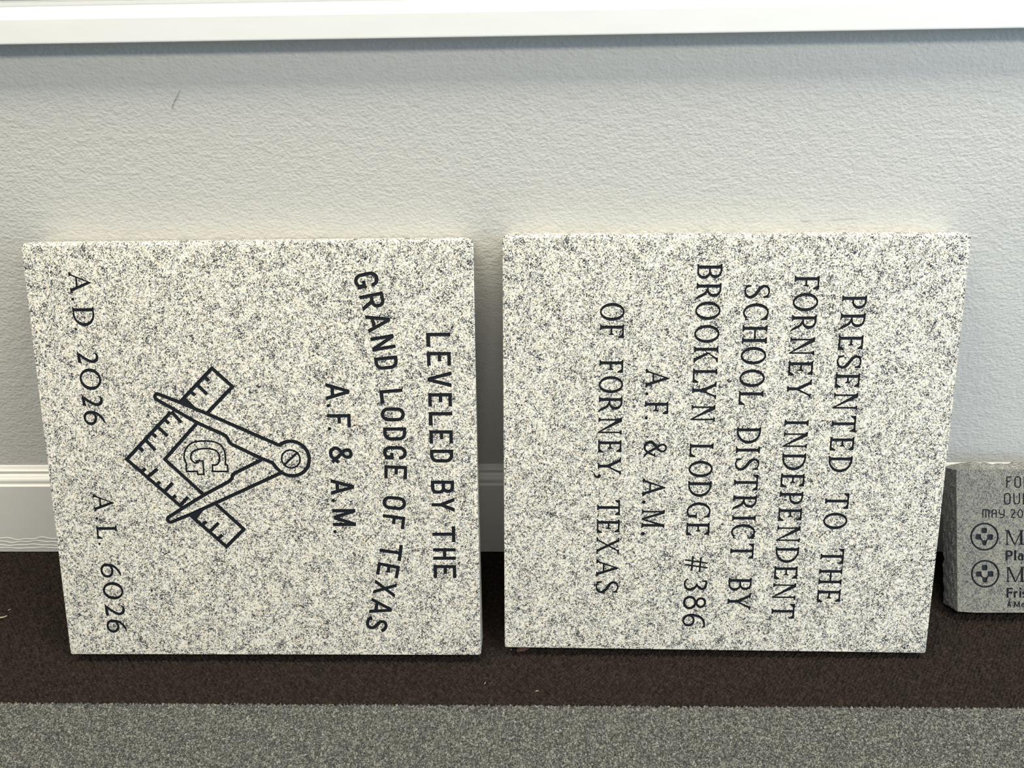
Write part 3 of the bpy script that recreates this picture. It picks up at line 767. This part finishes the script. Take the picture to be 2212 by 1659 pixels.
sp = [('inscription_line', place_upright([('F',75,83,194.1,211.9),('O',87.4,97.7,193.8,212.2),('R',101.7,111.1,194,211.8)], mono)),
      ('inscription_line', place_upright([('O',71.4,81.8,167.5,186.2),('U',86,96.3,167.6,185.6),('R',100.4,109.3,167.6,185.5)], mono)),
      ('inscription_line', place_upright([('M',38.1,49,147.1,160.4),('A',52.5,60.2,147.1,160.4),('Y',63.5,72.4,146.7,160.4),('2',81.9,88.7,146.9,160.4),('0',92.3,101,146.7,160.3)], lambda c, w: mono(c, w, .12))),
      ('round_logo', logo((36.6,45.2,123,131.4),(27.6,36.1,112.8,121.5),(45.5,54.4,112.5,121.3),(37,45.4,103.6,112.1),41.35,117.4,21.95)),
      ('inscription_line', place_upright([('M',73.5,101.6,104.5,127.9)], lambda c, w: roman(c, w, .165, .075, .075))),
      ('inscription_line', place_upright([('P',73.9,85.1,80.3,96.1),('l',87,90.2,80.1,96.1),('a',92.6,101.6,80.1,96.6)], bold)),
      ('round_logo', logo((37.1,46,64.6,73.2),(28.2,36.9,54.7,63.3),(46.2,55.2,54.6,63.4),(37.6,46.4,45.5,54.1),42.35,59.2,21.95)),
      ('inscription_line', place_upright([('M',74.7,102.8,46.3,70)], lambda c, w: roman(c, w, .165, .075, .075))),
      ('inscription_line', place_upright([('F',75.3,84.9,21.7,37.5),('r',86.2,92.5,21.7,37.5),('i',95.1,98.1,21.7,37.8),('s',100.2,106.9,21.7,37.5)], bold)),
      ('inscription_line', place_upright([('A',76.2,82.6,7,16.4),('M',87.1,95.9,7,16.4),('e',97.9,103.7,7,16.4)], bold))]
sl = ['thin rounded capitals, top line', 'thin rounded capitals, second line', 'thin rounded line reading MAY 20', 'upper ring with a four-block cross', 'upper bold roman M',
      'bold sans letters Pla', 'lower ring with a four-block cross', 'lower bold roman M', 'bold sans letters Fris', 'small bold sans letters A Me']
SA = math.radians(30.0)
fr = Frame('stone', (0.6902,-0.1762,0.0212), (1,0,0), (0,math.sin(SA),math.cos(SA)))
SWD, SH = 405.0, 222.4
rnd = random.Random(5)
outline = []                                                # front face outline, slightly uneven at top and bottom
def edge_pts(p, q, n): return [(p[0]+(q[0]-p[0])*k/n, p[1]+(q[1]-p[1])*k/n) for k in range(n)]
raw = edge_pts((0,0),(SWD,0),90)+edge_pts((SWD,0),(SWD,SH),50)+edge_pts((SWD,SH),(-1.8,SH),90)+edge_pts((-1.8,SH),(0,0),50)
nb = len(raw)
for k, (u, v) in enumerate(raw):
    j = .5*math.sin(k*1.7)+rnd.uniform(-.35,.35)
    if k < 90: outline.append((u, v+j*.8-(1.2 if 3 < k < 12 else 0)))
    elif k < 140: outline.append((u+j*.6, v))
    elif k < 230: outline.append((u, v+j*.5))
    else: outline.append((u+j*.25, v))
P, plate, rec = engrave(outline, [p for _, p in sp], 1.3)
V = [fr.loc((u, v, 0)) for u, v in P]; F = [list(f) for f in plate]; MI = [0]*len(F)
ND = 12
prev = None
for s in range(ND+1):
    t = s/ND; dep = 42.0*t
    i0 = len(V)
    for k, (u, v) in enumerate(outline):
        if s == 0: V.append(fr.loc((u, v, 0))); continue
        rg = 2.2*math.sin(k*.9+s*1.3)*math.sin(k*.37-s*.7)+rnd.uniform(-1.1,1.1)
        env = min(1, s/3)
        if k < 90: du, dv = 0, rg*.5*env+1.5*math.sin(t*PI)*0+t*1.5
        elif k < 140: du, dv = rg*env+3*math.sin(t*PI), 0
        elif k < 230:
            dist = u+1.8; grow = min(1.0, max(0.0, (dist-2)/42.0))**.8
            wav = .75+.25*math.sin(u*.045+1.0)
            du, dv = 0, 10.5*math.sin(min(t*1.25, 1)*PI/2)*grow*wav+rg*.8*env*min(1, dist/20)-t*1.0
        else: du, dv = rg*.55*env-1.0*math.sin(t*PI)+t*.5, 0
        V.append(fr.loc((u+du, v+dv, dep)))
    if prev is not None:
        for k in range(nb): F.append([prev+k, prev+(k+1) % nb, i0+(k+1) % nb, i0+k]); MI.append(1)
    prev = i0
F.append([prev+k for k in range(nb)][::-1]); MI.append(1)
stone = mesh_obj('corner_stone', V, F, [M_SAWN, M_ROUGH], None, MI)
stone.matrix_world = fr.M
tag(stone, 'small grey engraved stone with rough chipped edges leaning on the baseboard at right', 'engraved stone')
for (nm, _), (pv, pf), l in zip(sp, rec, sl):
    q = mesh_obj(nm, [fr.loc(x) for x in pv], pf, M_PAINT, stone); q['label'] = l

# ---------------------------------------------------------------- small things on the carpet and the wall
def leaf(name, pts, m, thick=.0006):
    """curled scrap: outline with a raised middle rib, given thickness"""
    n = len(pts); cx = sum(p[0] for p in pts)/n; cy = sum(p[1] for p in pts)/n; cz = max(p[2] for p in pts)+.0015
    V = [tuple(p) for p in pts]+[(cx, cy, cz)]+[(p[0], p[1], p[2]-thick) for p in pts]+[(cx, cy, cz-thick)]
    F = [[i, (i+1) % n, n] for i in range(n)]+[[n+1+(i+1) % n, n+1+i, 2*n+1] for i in range(n)]+[[i, n+1+i, n+1+(i+1) % n, (i+1) % n] for i in range(n)]
    return mesh_obj(name, V, F, m)
def tube(name, pts, r, m, sides=6):
    V, F = [], []
    for i, p in enumerate(pts):
        a = Vector(pts[max(i-1, 0)]); b = Vector(pts[min(i+1, len(pts)-1)]); d = (b-a).normalized()
        x = d.orthogonal().normalized(); y = d.cross(x)
        rr = r*(0.5 if i in (0, len(pts)-1) else 1)
        for k in range(sides):
            q = Vector(p)+(x*math.cos(2*PI*k/sides)+y*math.sin(2*PI*k/sides))*rr; V.append(tuple(q))
        if i:
            for k in range(sides): F.append([(i-1)*sides+k, (i-1)*sides+(k+1) % sides, i*sides+(k+1) % sides, i*sides+k])
    F += [list(range(sides))[::-1], [len(V)-sides+k for k in range(sides)]]
    return mesh_obj(name, V, F, m, None, None, True)
tag(leaf('leaf_scrap', [(-.0002,-.2405,.0006),(.0045,-.2395,.0012),(.0105,-.2385,.0010),(.0205,-.2325,.0012),(.0150,-.2315,.0030),(.0060,-.2312,.0050),(.0035,-.2335,.0046),(.0005,-.2345,.0030)], M_LEAF),
    'dry brown leaf scrap under the left corner of the right slab', 'leaf')
tag(tube('hair_strand', [(-.4298,-.0008,.7818),(-.4344,-.0008,.7751),(-.4369,-.0008,.7722),(-.4392,-.0008,.7690),(-.4414,-.0008,.7665),(-.4442,-.0008,.7625),(-.4452,-.0008,.7600),(-.4461,-.0008,.7573)], .00022, M_HAIR),
    'thin dark hair stuck to the wall below the sill', 'hair')
tag(tube('lint_thread', [(-.8520,-.1760,.0006),(-.8470,-.1752,.0010),(-.8420,-.1745,.0012),(-.8385,-.1735,.0010),(-.8370,-.1712,.0006),(-.8372,-.1690,.0004)], .0014, M_LINT2),
    'tan lint tuft on the dark carpet at far left', 'lint')
tag(tube('lint_thread', [(-.8412,-.1590,.0006),(-.8398,-.1572,.0009),(-.8385,-.1556,.0006)], .0006, M_LINT), 'short pale fibre above the tan tuft at far left', 'lint')
def crumb(x, y, r, m, label):
    V, F = [], []; rr = random.Random(int(x*1e5))
    bm = bmesh.new(); bmesh.ops.create_icosphere(bm, subdivisions=1, radius=r)
    for v in bm.verts: v.co *= rr.uniform(.75, 1.25); v.co.z *= .7
    me = bpy.data.meshes.new('crumb'); bm.to_mesh(me); bm.free(); me.materials.append(m)
    o = bpy.data.objects.new('crumb', me); COL.objects.link(o); o.location = (x, y, r*.4)
    return tag(o, label, 'crumb')
crumb(.0000, -.2362, .0011, M_LINT, 'pale crumb touching the tip of the brown leaf scrap')
crumb(-.0095, -.2352, .0010, M_LINT2, 'tan crumb left of the brown leaf scrap')
tag(tube('lint_thread', [(-.0480,-.2985,.0004),(-.0466,-.2967,.0008),(-.0458,-.2945,.0004)], .00045, M_LINT), 'curved pale fibre on the dark carpet below the gap between the slabs', 'lint')
tag(tube('lint_thread', [(.0270,-.3102,.0004),(.0295,-.3098,.0008),(.0320,-.3096,.0004)], .0005, M_LINT), 'straight pale fibre on the dark carpet near the grey carpet edge', 'lint')
crumb(-.6727, -.1943, .0008, M_LINT2, 'tiny tan crumb on the dark carpet left of the left slab')

# scratches in the wall paint and brush smears low on the baseboard: shallow relief of the same surfaces
def ridge(name, pts, w, m, parent, lift=.0004):
    V, F = [], []
    for i, (x, y, z) in enumerate(pts):
        k = 0.25 if i in (0, len(pts)-1) else 1.0
        V += [(x, y+.0002, z+w*k), (x, y-lift*k, z), (x, y+.0002, z-w*k)]
        if i: F += [[3*i-3, 3*i, 3*i+1, 3*i-2], [3*i-2, 3*i+1, 3*i+2, 3*i-1]]
    return mesh_obj(name, V, F, m, parent)
M_SCR = plain('scuffed_wall_paint', (0.36, 0.34, 0.29))
for pts in (((.3971,0,.5978),(.4030,0,.5974),(.4102,0,.5970),(.4170,0,.5967)), ((.4010,0,.5960),(.4060,0,.5957),(.4110,0,.5956)),
            ((.4390,0,.5979),(.4448,0,.5985),(.4560,0,.5990),(.4700,0,.5997),(.4866,0,.6002))):
    ridge('paint_scratch', pts, .0004, M_SCR, wall)
yb = base_prof[-2][0]
for z0, ph, a in ((.031, 0, .0022), (.024, 1.3, .0017), (.016, 2.1, .0012), (.009, .6, .0010)):
    ridge('paint_smear', [(-.95+.004*k, yb, z0+a*math.sin(k*.31+ph)+a*.6*math.sin(k*.83+2*ph)) for k in range(72)], .0016, M_TRIM, baseboard, .0007)
